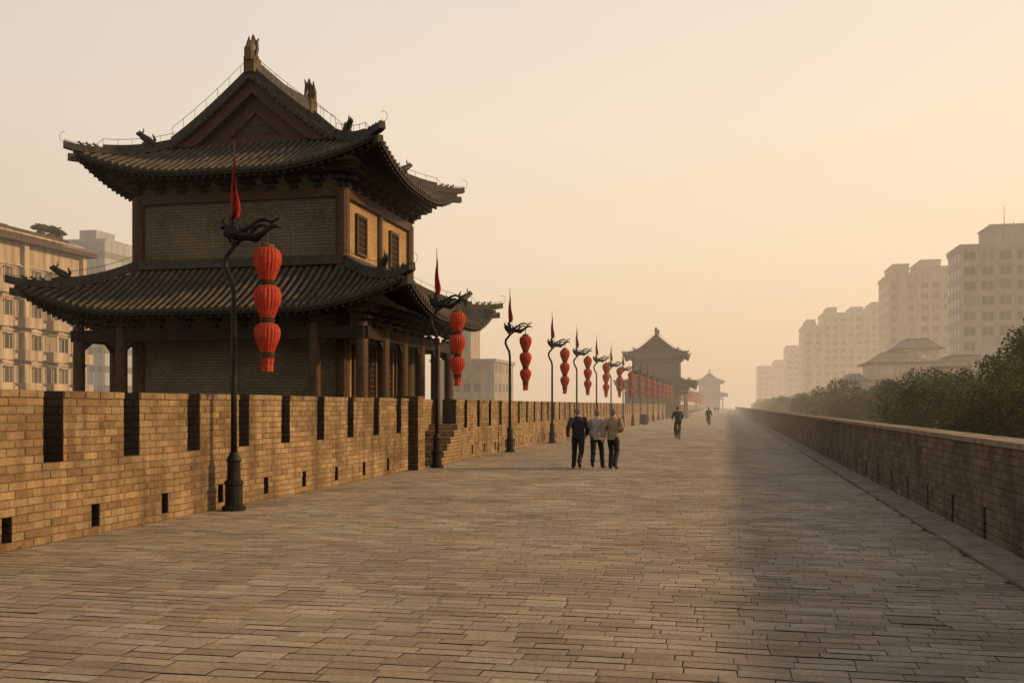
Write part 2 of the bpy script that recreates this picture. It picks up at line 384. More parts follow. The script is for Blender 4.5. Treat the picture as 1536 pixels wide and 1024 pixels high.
# ------------------------------------------------------------ TOWER
def make_tower(loc,label):
    T=empty('gate_tower',loc,label,'tower')
    def roof(kind,hx,hy,A,B,z0,prof,gy,Lf,Rr,name,gw=None):
        mb=MB()
        def surfF(x,y):
            a=hx-abs(x); b=hy-abs(y); d=min(a,b) if gy is not None else min(a/A,b/B)
            return z0+prof(max(d,0))+Lf*max(0,1-math.hypot(a,b)/Rr)**2
        def surfS(x,y):
            a=hx-abs(x); b=hy-abs(y); d=a if gy is not None else a/A
            return z0+prof(max(d,0))+Lf*max(0,1-math.hypot(a,b)/Rr)**2
        Bt=B if gy is None else hy-gw
        Bh=B if gy is None else hy-gy
        ratio=A/B if gy is None else 1
        def grid(fn,ns,ntt,m):
            b=len(mb.v)
            for i in range(ntt+1):
                for j in range(ns+1): mb.v.append(fn(-1+2*j/ns,i/ntt))
            for i in range(ntt):
                for j in range(ns):
                    q=b+i*(ns+1)+j; mb.face((q,q+1,q+ns+2,q+ns+1),m)
        for sg in (-1,1):
            for dz,m in ((0,0),(-.16,2)):
                grid(lambda s,t:(lambda bb:(s*(hx-bb*ratio),sg*(hy-bb),surfF(s*(hx-bb*ratio),hy-bb)+dz))(t*Bt),40,10,m)
                At=A if gy is None else hx-.02
                def yl(a):
                    if gy is None: return hy-a/ratio
                    return max(hy-a,gy+.3)
                grid(lambda s,t:(lambda aa:(sg*(hx-aa),s*yl(aa),surfS(hx-aa,s*yl(aa))+dz))(t*At),40,22,m)
            pts=[(-hx+2*hx*i/40,sg*hy) for i in range(41)]
            for (a,b),(c,d) in zip(pts,pts[1:]): mb.quad((a,b,surfF(a,b)),(c,d,surfF(c,d)),(c,d,surfF(c,d)-.16),(a,b,surfF(a,b)-.16),2)
            pts=[(sg*hx,-hy+2*hy*i/40) for i in range(41)]
            for (a,b),(c,d) in zip(pts,pts[1:]): mb.quad((a,b,surfS(a,b)),(c,d,surfS(c,d)),(c,d,surfS(c,d)-.16),(a,b,surfS(a,b)-.16),2)
        rr_=random.Random(4)
        def tube(pfn,n,side):
            b=len(mb.v); r=.078
            for i in range(n+1):
                p=pfn(i/n); rr=r*(1.0 if i%2==0 else .86)*rr_.uniform(.96,1.04)
                for k in range(5):
                    a=pi*k/4; mb.v.append((p[0]+side[0]*rr*cos(a),p[1]+side[1]*rr*cos(a),p[2]-.01+rr*1.2*sin(a)))
            for i in range(n):
                for k in range(4): q=b+i*5+k; mb.face((q,q+1,q+6,q+5),1)
            p=pfn(0); c=[(p[0]+side[0]*.085*cos(2*pi*k/8),p[1]+side[1]*.085*cos(2*pi*k/8),p[2]+.02+.085*sin(2*pi*k/8)) for k in range(8)]
            mb.poly(c,3)
        sp_=.27
        nx=int(2*hx/sp_); ny=int(2*hy/sp_)
        for sg in (-1,1):
            for i in range(nx+1):
                x=(i-nx/2)*sp_; be=min(Bt,(hx-abs(x))/ratio)
                if be<.12: continue
                tube(lambda t:(x,sg*(hy+.04-(be+.04)*t),surfF(x,hy-be*t)),max(2,int(be/.3)),(1,0))
                xm=x+sp_/2
                if abs(xm)<hx-.1:
                    z=surfF(xm,hy); yy=sg*(hy+.03); mb.poly([(xm-.07,yy,z+.03),(xm+.07,yy,z+.03),(xm+.04,yy,z-.07),(xm,yy,z-.10),(xm-.04,yy,z-.07)],3)
            for i in range(ny+1):
                yy=(i-ny/2)*sp_
                if gy is None: ae=min(A,(hy-abs(yy))*ratio)
                else: ae=(hx-.1) if abs(yy)<=gy+.28 else hy-abs(yy)
                if ae<.12: continue
                tube(lambda t:(sg*(hx+.04-(ae+.04)*t),yy,surfS(hx-ae*t,yy)),max(2,int(ae/.3)),(0,1))
        for sg in (-1,1):
            for i in range(nx+1):
                x=(i-nx/2)*sp_; be=min(1.5,(hx-abs(x))/ratio)
                if be<.3: continue
                mb.beam([(x,sg*(hy-.06),surfF(x,hy-.06)-.29),(x,sg*(hy-be),surfF(x,hy-be)-.33)],.11,.11,2)
            for i in range(ny+1):
                yy=(i-ny/2)*sp_; ae=min(1.5,(hy-abs(yy))*ratio)
                if ae<.3: continue
                mb.beam([(sg*(hx-.06),yy,surfS(hx-.06,yy)-.29),(sg*(hx-ae),yy,surfS(hx-ae,yy)-.33)],.11,.11,2)
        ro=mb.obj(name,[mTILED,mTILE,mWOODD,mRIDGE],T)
        rm=MB(); beasts=[]; wires=[]
        for sx in (-1,1):
            for sy in (-1,1):
                pts=[]
                for i in range(15):
                    t=i/14; b=Bh*(1-t); x=sx*(hx-b*ratio); yy=sy*(hy-b)
                    pts.append((x,yy,surfF(x,yy)+.02))
                pts.append((sx*(hx+.22),sy*(hy+.22),surfF(hx,hy)+.08))
                rm.beam(pts,.24,.24); 
                rm.beam([(p[0],p[1],p[2]+.22) for p in pts[:11]],.16,.12)
                rm.beam([(sx*(hx-1.3),sy*(hy-1.3/ratio),surfF(hx-1.3,hy-1.3/ratio)-.5),(sx*(hx+.12),sy*(hy+.12),surfF(hx,hy)-.34)],.22,.24)
                beasts.append((pts[9] if gy is None else pts[4],sx,sy,.56)); 
                for jj in (11,12,13): beasts.append((pts[jj],sx,sy,.17))
                wires.append([(p[0],p[1],p[2]+.55-(.25 if i>10 else 0)) for i,p in enumerate(pts)])
        if gy is not None:
            for sy in (-1,1):
                for sx in (-1,1):
                    pts=[]
                    for i in range(15):
                        a=(hy-gy)+ (hx-(hy-gy))*(1-i/14); a=min(a,hx)
                        x=sx*(hx-a); pts.append((x,sy*(gy+.12),surfS(x,gy)+.05))
                    rm.beam(pts,.26,.3)
                    rm.beam([(p[0],p[1]+sy*.17,p[2]-.20) for p in pts],.12,.22)
                    wires.append([(p[0],p[1],p[2]+.7) for p in pts])
                    n=15
                    for i in range(n):
                        x=sx*(.12+i*(hx-(hy-gy)-.15)/n); z=surfS(x,gy)-.05
                        rm.loft([(x,sy*(gy+.2),z-.03),(x,sy*(gy+.40),z-.05)],.085,n=8)
            zr=surfS(0,0)
            rm.beam([(0,-(gy+.32),zr+.12),(0,-gy*.5,zr-.02),(0,0,zr-.06),(0,gy*.5,zr-.02),(0,gy+.32,zr+.12)],.32,.42)
            rm.beam([(0,-(gy+.3),zr+.5),(0,0,zr+.35),(0,gy+.3,zr+.5)],.2,.1)
        else:
            wx=hx-A; wy=hy-B; z=z0+prof(1)
            for sy in (-1,1):
                rm.box(-wx-.12,wx+.12,sy*(wy+.13)-.13,sy*(wy+.13)+.13,z-.05,z+.26)
            for sx in (-1,1):
                rm.box(sx*(wx+.13)-.13,sx*(wx+.13)+.13,-wy+.02,wy-.02,z-.052,z+.255)
        rm.obj('roof_ridge',[mRIDGE],ro)
        return ro,surfF,surfS,beasts,wires
    hxl,hyl,Al,Bl=7.05,6.1,3.15,2.5
    lo,lF,lS,lb,lw=roof('s',hxl,hyl,Al,Bl,4.95,lambda q:1.75*(.72*q+.28*q*q),None,.98,4.3,'lower_roof')
    hxu,hyu,gy,gw=5.65,4.9,2.45,2.15
    up,uF,uS,ub,uw=roof('m',hxu,hyu,1,1,9.82,lambda d:.515*d+.033*d*d,gy,.92,4.3,'upper_roof',gw)
    bcache={}
    def beast(parent,p,sx,sy,h):
        key=(sx,sy,h)
        if key not in bcache:
            m=MB(); d=Vector((sx,sy,0)).normalized()
            P=lambda f,z:(d.x*f*h,d.y*f*h,z*h)
            m.loft([P(-.5,0),P(-.4,.3),P(-.05,.5),P(.25,.7),P(.45,.85),P(.62,.8)],[.2*h,.24*h,.26*h,.2*h,.18*h,.08*h],n=7)
            m.loft([P(-.35,.25),P(-.55,.6),P(-.4,.95)],[.14*h,.11*h,.03*h],n=6)
            m.loft([P(.3,.85),P(.15,1.05),P(.2,1.25)],[.07*h,.05*h,.015*h],n=5)
            m.loft([P(.4,.9),P(.42,1.1)],[.06*h,.015*h],n=5)
            m.box(-.2*h,.2*h,-.2*h,.2*h,-.1,.3*h)
            o=m.obj('roof_beast',[mRIDGE]); bcache[key]=o.data
        else:
            o=bpy.data.objects.new('roof_beast',bcache[key]); C.objects.link(o)
        o.parent=parent; o.location=(p[0],p[1],p[2]+.2)
    for b in ub: beast(up,*b)
    for b in lb: beast(lo,*b)
    zr=uS(0,0)
    for sy in (-1,1):
        m=MB()
        m.box(-.2,.2,-.3,.3,-.3,.28)
        m.loft([(0,sy*.22,.15),(0,sy*.26,.5),(0,sy*.1,.78),(0,-sy*.1,.95),(0,-sy*.04,1.15)],[.20,.19,.14,.10,.03],n=8)
        m.loft([(.14,sy*.1,.22),(.2,sy*.05,.58),(.17,0,.85),(.2,-sy*.1,1.02)],[.10,.08,.06,.02],n=6)
        m.loft([(-.14,sy*.1,.22),(-.2,sy*.05,.6),(-.16,0,.9),(-.18,-sy*.1,1.12)],[.10,.08,.06,.02],n=6)
        m.loft([(0,-sy*.25,.1),(0,-sy*.45,.25),(0,-sy*.4,.5)],[.14,.11,.03],n=6)
        m.obj('ridge_dragon_ornament',[mBEAST],up,loc=(0,sy*(gy+.1),zr+.32))
    for sy in (-1,1):
        m=MB(); yy=sy*(gw+.02); nseg=24; w_=hxu-(hyu-gw)+.2
        top=[(-w_+2*w_*i/nseg,yy,uS(-w_+2*w_*i/nseg,gw)-.12) for i in range(nseg+1)]
        zb=uF(0,gw)-.10
        for a,b in zip(top,top[1:]): m.quad((a[0],yy,min(zb,a[2]-.1)),(b[0],yy,min(zb,b[2]-.1)),b,a,0)
        for sx in (-1,1):
            pts=[]
            for i in range(13):
                x=sx*(hxu-(hyu-gy)-.1)*i/12; pts.append((x,sy*(gy+.16),max(zb-.1,uS(x,gy)-.66)))
            m.beam(pts,.07,.46,1)
            pts=[]
            for i in range(11):
                x=sx*2.0*i/10; pts.append((x,sy*(gw+.10),max(zb-.05,uS(x,gw)-1.3)))
            m.beam(pts,.10,.6,1)
        m.box(-2.2,2.2,min(sy*(gw+.04),sy*(gw+.14)),max(sy*(gw+.04),sy*(gw+.14)),zb+.0,zb+.20,1)
        m.obj('gable',[mGAB,mRED],up)
    wx,wy=3.9,3.6
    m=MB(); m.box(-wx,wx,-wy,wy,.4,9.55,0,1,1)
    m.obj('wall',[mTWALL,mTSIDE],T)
    m=MB(); m.box(-5.9,5.9,-5.9,5.9,-.04,.4,0); m.obj('podium',[mRAMP],T)
    m=MB()
    for sx in (-1,1):
        for sy in (-1,1):
            m.loft([(sx*wx,sy*wy,.4),(sx*wx,sy*wy,9.2)],.24,n=12)
        m.loft([(sx*(wx+.02),0,6.8),(sx*(wx+.02),0,9.2)],.15,n=10)
        m.loft([(sx*(wx+.02),0,.4),(sx*(wx+.02),0,4.8)],.15,n=10)
        m.box(sx*wx-.16,sx*wx+.16,-wy-.1,wy+.1,8.98,9.32); m.box(sx*wx-.12,sx*wx+.12,-wy,wy,6.75,6.98)
        m.box(-wx-.1,wx+.1,sx*wy-.15,sx*wy+.15,8.985,9.315); m.box(-wx,wx,sx*wy-.11,sx*wy+.11,6.752,6.975)
    m.obj('timber_frame',[mWOOD],T)
    m=MB()
    def brackets(hx_,hy_,z,reach,step):
        for sy in (-1,1):
            n=max(2,int(2*hx_/step)); 
            for i in range(n+1):
                x=-hx_+2*hx_*i/n
                for j in range(3):
                    yo=reach*(j+1)/3
                    m.box(x-.1-.12*j,x+.1+.12*j,min(sy*hy_,sy*(hy_+yo)),max(sy*hy_,sy*(hy_+yo)),z+.2*j,z+.2*j+.13)
            m.box(-hx_-reach,hx_+reach,sy*(hy_+reach)-.07,sy*(hy_+reach)+.07,z+.56,z+.72)
        for sx in (-1,1):
            n=max(2,int(2*hy_/step))
            for i in range(n+1):
                y_=-hy_+2*hy_*i/n
                for j in range(3):
                    xo=reach*(j+1)/3
                    m.box(min(sx*hx_,sx*(hx_+xo)),max(sx*hx_,sx*(hx_+xo)),y_-.1-.12*j,y_+.1+.12*j,z+.2*j,z+.2*j+.128)
            m.box(sx*(hx_+reach)-.07,sx*(hx_+reach)+.07,-hy_-reach,hy_+reach,z+.562,z+.718)
    brackets(wx,wy,9.33,.75,.85)
    brackets(5.2,5.2,4.42,.45,1.0)
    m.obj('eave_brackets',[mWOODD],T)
    cols=set()
    for y_ in (-5.2,-3.1,-1.0,1.1,3.2,5.2):
        for x_ in (-5.2,5.2): cols.add((x_,y_))
    for x_ in (-3.55,3.55):
        for y_ in (-5.2,5.2): cols.add((x_,y_))
    cm=MB(); cm.lathe([(.26,0),(.26,.12),(.2,.16),(.195,3.9),(.17,4.15)],n=14); first=None
    for (x_,y_) in sorted(cols):
        if first is None:
            first=cm.obj('column',[mWOOD],T,loc=(x_,y_,.38),smooth=False)
        else:
            o=first.copy(); C.objects.link(o); o.parent=T; o.location=(x_,y_,.38)
    m=MB()
    for s_ in (-1,1):
        m.box(-5.45,5.45,s_*5.2-.12,s_*5.2+.12,4.0,4.4); m.box(s_*5.2-.12,s_*5.2+.12,-5.4,5.4,4.002,4.398)
    for (x_,y_) in cols:
        for d in (-1,1):
            for q in (-.05,.05):
                if abs(y_)>5 and abs(x_+d*.7)<5.3:
                    m.poly([(x_,y_+q,4.0),(x_+d*.6,y_+q,4.0),(x_+d*.42,y_+q,3.88),(x_+d*.22,y_+q,3.72),(x_,y_+q,3.68)])
                if abs(x_)>5 and abs(y_+d*.7)<5.3:
                    m.poly([(x_+q,y_,4.0),(x_+q,y_+d*.6,4.0),(x_+q,y_+d*.42,3.88),(x_+q,y_+d*.22,3.72),(x_+q,y_,3.68)])
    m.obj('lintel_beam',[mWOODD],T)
    def window(sx,yc,z0_,z1_,wd):
        wdn=MB()
        wdn.box(-.02,.03,-wd/2,wd/2,0,z1_-z0_,0)
        o=wdn.obj('window',[mDARK],T,loc=(sx*(wx+.01),yc,z0_))
        fr=MB(); h=z1_-z0_
        for a,b,c,d in ((-wd/2-.09,-wd/2+.02,-.08,h+.08),(wd/2-.02,wd/2+.09,-.08,h+.08)): fr.box(-.02,.09,a,b,c,d)
        fr.box(-.02,.088,-wd/2+.02,wd/2-.02,h-.02,h+.078); fr.box(-.02,.088,-wd/2+.02,wd/2-.02,-.078,.02)
        f=fr.obj('frame',[mWOOD],o); f.scale=(sx,1,1)
        lt=MB()
        n=5
        for i in range(1,n): y_=-wd/2+wd*i/n; lt.box(.03,.055,y_-.02,y_+.02,.02,h-.02)
        k=int(h/.2)
        for i in range(1,k): z_=h*i/k; lt.box(.03,.056,-wd/2+.02,wd/2-.02,z_-.018,z_+.018)
        l_=lt.obj('lattice',[mWOOD],o); l_.scale=(sx,1,1)
    for sx in (-1,1):
        window(sx,-1.95,7.25,8.55,.85); window(sx,1.65,7.25,8.55,.85)
        for yc in (-2.3,-.95,.95,2.3): window(sx,yc,1.3,3.95,.8)
    for parent,ws in ((up,uw),(lo,lw)):
        for ln in ws:
            m=MB()
            ln2=[Vector(p) for p in ln]
            m.loft(ln2,.010,n=4)
            for i in range(0,len(ln2),2):
                p=ln2[i]; m.loft([p-Vector((0,0,.45)),p],.008,n=4)
            p=ln2[-1]
            if abs(p.x)>4 and abs(p.y)>4:
                cpts=[p+Vector((0.17*cos(a)*(1 if p.x>0 else -1),0,.08+.17*sin(a))) for a in [(-1.6+.5*k) for k in range(8)]]
                m.loft(cpts,.008,n=4)
            o=m.obj('lightning_wire',[mWIRE],parent)
    return T
tower=make_tower((-16.82,36.05,0),"two-storey grey brick watchtower with dark upturned tile roofs")
t2=copy_tree(tower,(-10.2,151,0),(.82,.82,.88)); t2["label"]="smaller hazy two-tier watchtower further along the wall"
t3=copy_tree(tower,(-6.6,400,0),(.98,.98,1.05)); t3["label"]="faint distant two-tier pavilion tower in haze"

# ------------------------------------------------------------ lantern posts
def make_post(loc):
    T=empty('lantern_post',loc,"black iron lantern post with dragon bracket and furled red pennant",'lamp post',"lantern posts along the parapet")
    m=MB(); m.lathe([(.20,0),(.20,.07),(.15,.10),(.145,.42),(.16,.45),(.16,.5),(.115,.54),(.11,.82),(.13,.86),(.105,.92),(.065,1.0)],n=12); m.obj('post_base',[mIRON],T)
    m=MB(); m.loft([(0,0,.95),(0,0,2.2),(0,0,3.5),(.0,0,3.72),(-.03,0,3.9),(-.11,0,4.05),(-.17,0,4.2),(-.16,0,4.34),(-.08,0,4.44),(-.01,0,4.52),(0,0,4.62),(0,0,4.95)],[.055,.05,.045,.045,.045,.045,.045,.045,.045,.045,.05,.06],n=10,side=(0,1,0)); m.obj('pole',[mIRON],T,smooth=True)
    m=MB()
    m.loft([(-.22,0,4.86),(-.14,0,4.80),(0,0,4.74),(.2,0,4.70),(.4,0,4.68),(.55,0,4.74),(.68,0,4.84),(.8,0,4.86),(.88,0,4.80)],[.03,.08,.10,.085,.075,.06,.05,.04,.012],[.05,.1,.1,.08,.07,.05,.045,.035,.012],n=8)
    m.loft([(.1,0,4.78),(.28,0,4.84),(.42,.02,4.95),(.56,.02,4.98),(.7,0,4.92),(.84,0,4.99),(.86,0,5.05)],[.045,.04,.035,.035,.03,.02,.006],n=6)
    m.loft([(.3,0,4.72),(.42,-.03,4.84),(.55,-.03,4.88),(.66,0,4.82),(.72,0,4.94)],[.04,.035,.03,.025,.006],n=6)
    m.loft([(-.1,0,4.84),(-.22,0,4.95),(-.17,0,5.04)],[.05,.035,.008],n=6)
    m.loft([(-.02,0,4.86),(-.06,0,5.0),(.03,0,5.08),(.09,0,5.0)],[.05,.045,.03,.01],n=6)
    m.loft([(.15,0,4.66),(.05,0,4.56),(-.07,0,4.62),(-.14,0,4.72)],[.04,.035,.03,.02],n=6)
    m.loft([(.5,0,4.68),(.4,0,4.60),(.3,0,4.62)],[.035,.03,.01],n=6)
    for fx in (-.12,.0,.14,.28,.42): m.loft([(fx,0,4.80),(fx-.04,.0,4.90),(fx-.09,0,4.93)],[.03,.02,.005],n=5)
    m.loft([(.62,0,4.8),(.62,0,4.6)],.015,n=6)
    m.obj('dragon_bracket',[mIRON],T)
    m=MB()
    m.loft([(0,0,4.9),(0,0,6.35)],[.014,.008],n=6); m.obj('flag_staff',[mIRON],T)
    # furled pennant: folded cloth hanging from the staff top
    m=MB(); rows=14; cols_=12; b0=0
    for i in range(rows+1):
        t=i/rows; z=6.2-1.15*t; wd=.012+.155*min(1,t*1.25)**1.1*(1 if t<.85 else 1-.35*(t-.85)/.15)
        for j in range(cols_+1):
            s_=j/cols_
            m.v.append((-.01-.4*wd+wd*1.15*s_+.012*sin(t*9), .035*min(1,t*2)*sin(s_*10+t*3.2)+.01*sin(t*7), z-.06*s_*t-.03*sin(s_*6)*t))
    for i in range(rows):
        for j in range(cols_):
            q=i*(cols_+1)+j; m.face((q,q+1,q+cols_+2,q+cols_+1))
    m.obj('pennant',[mFLAG],T,smooth=True)
    return T
def make_lantern(loc):
    T=empty('hanging_lantern',loc,"string of three pleated red silk lanterns with tassel",'lantern',"red lanterns hanging from posts")
    m=MB(); m.loft([(0,0,.05),(0,0,-.06)],.012,n=6); m.lathe([(.03,-.05),(.10,-.07),(.125,-.10),(.125,-.135)],n=14); m.obj('cap',[mGOLD],T)
    z=-.13
    shp=[(.11,0),(.18,.03),(.22,.09),(.235,.17),(.222,.26),(.185,.36),(.145,.45),(.115,.52)]
    for i,(sc,hs) in enumerate(((1,1.08),(.98,1.08),(.92,.98))):
        m=MB(); m.lathe([(r*sc,z-h*hs) for r,h in shp],n=44,pleat=.035); m.obj('lantern_shade',[mLANT],T)
        z-=.52*hs
        m=MB(); m.lathe([(.118,z+.012),(.128,z),(.105,z-.02),(.13,z-.045),(.105,z-.065),(.125,z-.09)],n=16)
        m.obj('collar',[mGOLD],T); z-=.08
    m=MB(); m.lathe([(.10,z),(.105,z-.05),(.09,z-.13),(.095,z-.24)],n=18,pleat=.08); m.obj('tassel',[mLANT],T)
    return T
PX=-8.22
post=make_post((PX-.06,15.8,0)); lan=make_lantern((PX+.56,15.8,4.62))
rnd=random.Random(11)
ys=[27.9,37.9,47.5,55.6,64.3,72.6]; y=72.6
while y<370: y+=8.6; ys.append(y)
for y in ys:
    if 143<y<160: continue
    copy_tree(post,(PX,y,0)); q=copy_tree(lan,(PX+.62,y,4.62),rz=rnd.uniform(-.5,.5)); q.scale=(1,1,rnd.uniform(.97,1.03))

# ------------------------------------------------------------ people
def remeshed(mb,name,mats,parent,vox,smooth_it=2):
    o=mb.obj(name,mats,None)
    md=o.modifiers.new('r','REMESH'); md.mode='VOXEL'; md.voxel_size=vox; md.use_smooth_shade=True
    sm=o.modifiers.new('s','SMOOTH'); sm.iterations=smooth_it; sm.factor=.5
    dg=bpy.context.evaluated_depsgraph_get(); dg.update()
    me=bpy.data.meshes.new_from_object(o.evaluated_get(dg))
    old=o.data; o.modifiers.clear(); o.data=me
    me.materials.clear(); 
    for mt in mats: me.materials.append(mt)
    me.polygons.foreach_set('use_smooth',[True]*len(me.polygons))
    bpy.data.meshes.remove(old); o.name=name; o.parent=parent; return o
def lerp(a,b,t): return Vector(a)*(1-t)+Vector(b)*t
WALK=dict(pelvis=(0.01,0,.92),chest=(-.01,.03,1.22),neck=(-.005,.06,1.43),head=(-.01,.09,1.57),
 shL=(-.18,-.02,1.36),shR=(.18,.07,1.37),elL=(-.27,-.15,1.12),elR=(.25,.10,1.10),wrL=(-.27,-.22,.90),wrR=(.22,.27,.93),
 hipL=(-.09,.03,.88),hipR=(.09,-.02,.88),kneeL=(-.11,.22,.50),kneeR=(.09,-.04,.48),ankL=(-.13,.25,.09),ankR=(.05,-.38,.24),toeL=(-.17,.41,.035),toeR=(.06,-.29,.07))
def hand(mb,wr,el,sx,curl=(0,1,0)):
    wr=Vector(wr); d=(wr-Vector(el)).normalized(); c=Vector(curl); c=(c-d*c.dot(d)).normalized(); s=d.cross(c)*sx
    pe=wr+d*.085
    mb.loft([wr-d*.01,wr+d*.03,pe],[.024,.036,.036],[.018,.018,.015],n=8,side=tuple(c))
    for i,(o_,ln) in enumerate(((.03,.070),(.011,.080),(-.009,.074),(-.028,.058))):
        b=pe+c*o_-d*.008; k=b+d*ln*.5-s*.008; t=k+d*ln*.38-s*.026
        mb.caps(b,k,.0095,.009,6); mb.caps(k,t,.009,.0075,6)
    b=wr+d*.025+c*.03; k=b+d*.03+c*.022-s*.006; t=k+d*.03-s*.008
    mb.caps(b,k,.012,.010,6); mb.caps(k,t,.010,.008,6)
def person(loc,rz,label,J,jacket,trousers,hairc,scale=1,coat=False,name='person',head_turn=0,group=None,fine=True):
    T=empty(name,loc,label,'person',group,rz); T.scale=(scale,)*3
    J={k:Vector(v) for k,v in J.items()}
    b=MB(); h=J['head']
    b.ell(h+Vector((0,0,.012)),.074,.092,.105,14,9); b.ell(h+Vector((0,.03,-.06)),.052,.06,.05,10,6)
    rt=Matrix.Rotation(head_turn,4,'Z')
    def hp(v): return h+(rt@Vector(v))
    b.caps(hp((0,.088,.005)),hp((0,.108,-.022)),.010,.014,6)
    for s in (-1,1):
        b.ell(hp((s*.076,-.002,-.01)),.012,.02,.03,8,5); b.ell(hp((s*.03,.082,.012)),.013,.01,.008,8,5)
    b.caps(hp((-.02,.086,-.052)),hp((.02,.086,-.052)),.007,.007,6)
    b.caps(J['neck']-Vector((0,0,.03)),h-Vector((0,.0,.06)),.058,.052,10)
    b.loft([J['pelvis']-Vector((0,0,.06)),J['pelvis'],lerp(J['pelvis'],J['chest'],.5),J['chest'],lerp(J['chest'],J['neck'],.7),J['neck']],[.12,.15,.13,.15,.15,.06],[.08,.10,.09,.105,.08,.055],n=14,side=(1,0,0))
    for s in 'LR':
        sx=-1 if s=='L' else 1
        b.caps(J['sh'+s],J['el'+s],.047,.038,8); b.caps(J['el'+s],J['wr'+s],.037,.025,8)
        hand(b,J['wr'+s],J['el'+s],sx)
        b.caps(J['hip'+s],J['knee'+s],.08,.052,10); b.caps(J['knee'+s],J['ank'+s],.052,.036,10)
        b.caps(J['ank'+s],J['toe'+s],.034,.024,8)
    remeshed(b,'body',[mSKIN],T,.0075 if fine else .012,2)
    j=MB(); pz=J['pelvis']; ch=J['chest']; nk=J['neck']
    bot=pz-Vector((0,0,.10 if not coat else .5))
    j.loft([bot,pz,lerp(pz,ch,.5),ch,lerp(ch,nk,.55),lerp(ch,nk,.85),nk+Vector((0,0,.015))],[.185 if not coat else .22,.178,.172,.192,.195,.13,.072],[.125 if not coat else .19,.125,.122,.135,.115,.085,.07],n=18,side=(1,0,0))
    for s in 'LR':
        sh,el,wr=J['sh'+s],J['el'+s],J['wr'+s]
        j.caps(sh,el,.072,.06,10); j.caps(el,lerp(el,wr,.93),.06,.046,10)
        j.caps(lerp(sh,el,.85),lerp(sh,el,.92),.068,.066,10); j.caps(lerp(el,wr,.8),lerp(el,wr,.86),.054,.052,10)
    for (fz,sx_) in ((-.05,1),(.06,-1),(.15,1)):
        c=pz+Vector((0,-.1,fz)); j.caps(c+Vector((-.11*sx_,0,-.02)),c+Vector((.11*sx_,0,.03)),.024,.02,8)
    remeshed(j,'jacket' if not coat else 'coat',[jacket],T,.012,1)
    t=MB()
    t.loft([pz-Vector((0,0,.12)),pz-Vector((0,0,.04)),pz+Vector((0,0,.06))],[.14,.165,.15],[.10,.115,.105],n=14,side=(1,0,0))
    for s in 'LR':
        hp_,kn,an=J['hip'+s],J['knee'+s],J['ank'+s]
        t.loft([hp_+Vector((0,0,.03)),lerp(hp_,kn,.25),lerp(hp_,kn,.6),kn,lerp(kn,an,.4),lerp(kn,an,.8),an+Vector((0,0,-.03))],[.085,.098,.085,.074,.07,.066,.066],[.10,.105,.09,.078,.075,.07,.07],n=12,side=(1,0,0))
    remeshed(t,'trousers',[trousers],T,.012,1)
    for s in 'LR':
        m=MB(); an,to=J['ank'+s],J['toe'+s]
        heel=an-Vector((0,.05,.045)) if an.z<.12 else an-Vector((0,.06,.02))
        m.loft([heel,lerp(heel,to,.35),lerp(heel,to,.8),to+Vector((0,.05,-.01))],[.036,.042,.048,.03],[.04,.045,.03,.02],n=10,side=(1,0,0))
        m.obj('shoe',[mSHOE],T,smooth=True)
    hm=MB(); hm.ell(h+Vector((0,-.014,.03)),.082,.095,.097,14,9); hm.ell(h+Vector((0,-.045,-.02)),.07,.06,.06,10,6)
    remeshed(hm,'hair',[hairc],T,.012,1)
    return T
mSHOE=plain('shoe_leather',(.015,.013,.012),.5,.2,5,0)
cBLK=cloth('black_jacket',(.016,.015,.016)).m; cGRY=cloth('pale_grey_jacket',(.32,.275,.255)).m; cTAN=cloth('beige_jacket',(.24,.17,.11)).m
cDRK=cloth('dark_trousers',(.016,.016,.02)).m; cNAV=cloth('navy_cloth',(.014,.015,.02)).m
hGREY=plain('grey_hair',(.15,.13,.11),.8,.3,40,.3); hDK=plain('dark_hair',(.03,.024,.02),.7,.3,40,.3)
def mirror(J):
    o={}
    for k,v in J.items():
        kk=k[:-1]+('R' if k[-1]=='L' else 'L') if k[-1] in 'LR' else k
        o[kk]=(-v[0],v[1],v[2])
    return o
W1=dict(WALK)
W2=mirror(WALK); W2.update(shL=(-.17,.05,1.36),shR=(.17,-.01,1.37))
W3=dict(WALK); W3.update(elR=(.29,-.08,1.13),wrR=(.17,.12,1.05),kneeL=(-.09,.16,.5),ankL=(-.12,.17,.09),toeL=(-.15,.33,.035),ankR=(.12,-.28,.16),toeR=(.16,-.17,.04),kneeR=(.11,0,.48))
person((-4.13,28.2,0),0.10,"older person in black jacket and dark trousers walking away",W1,cBLK,cDRK,hGREY,1.03,head_turn=-.2)
person((-3.64,28.5,0),-.05,"grey-haired person in pale grey jacket and dark trousers walking",W2,cGRY,cDRK,hGREY,1.0)
person((-3.14,28.25,0),-.16,"person in beige jacket with one arm bent walking away",W3,cTAN,cDRK,hGREY,1.02,head_turn=.3)
person((-1.62,93,0),.1,"lone person in long dark coat walking on the wall",W2,cDRK,cDRK,hDK,.97,coat=True,fine=False)
p=person((-2.6,235,0),.1,"tiny dark clothed person strolling far along the wall",W1,cDRK,cDRK,hDK,1,fine=False,group="distant strollers")
copy_tree(p,(-1.9,237,0))
RIDE=dict(pelvis=(0,-.2,1.0),chest=(0,-.06,1.30),neck=(0,.02,1.49),head=(0,.06,1.63),
 shL=(-.185,-.01,1.43),shR=(.185,-.01,1.43),elL=(-.27,.12,1.20),elR=(.27,.12,1.20),wrL=(-.25,.34,1.10),wrR=(.25,.34,1.10),
 hipL=(-.09,-.18,.96),hipR=(.09,-.18,.96),kneeL=(-.12,.16,.62),kneeR=(.12,.22,.80),ankL=(-.12,.0,.24),ankR=(.12,-.0,.52),toeL=(-.12,.11,.16),toeR=(.12,.11,.47))
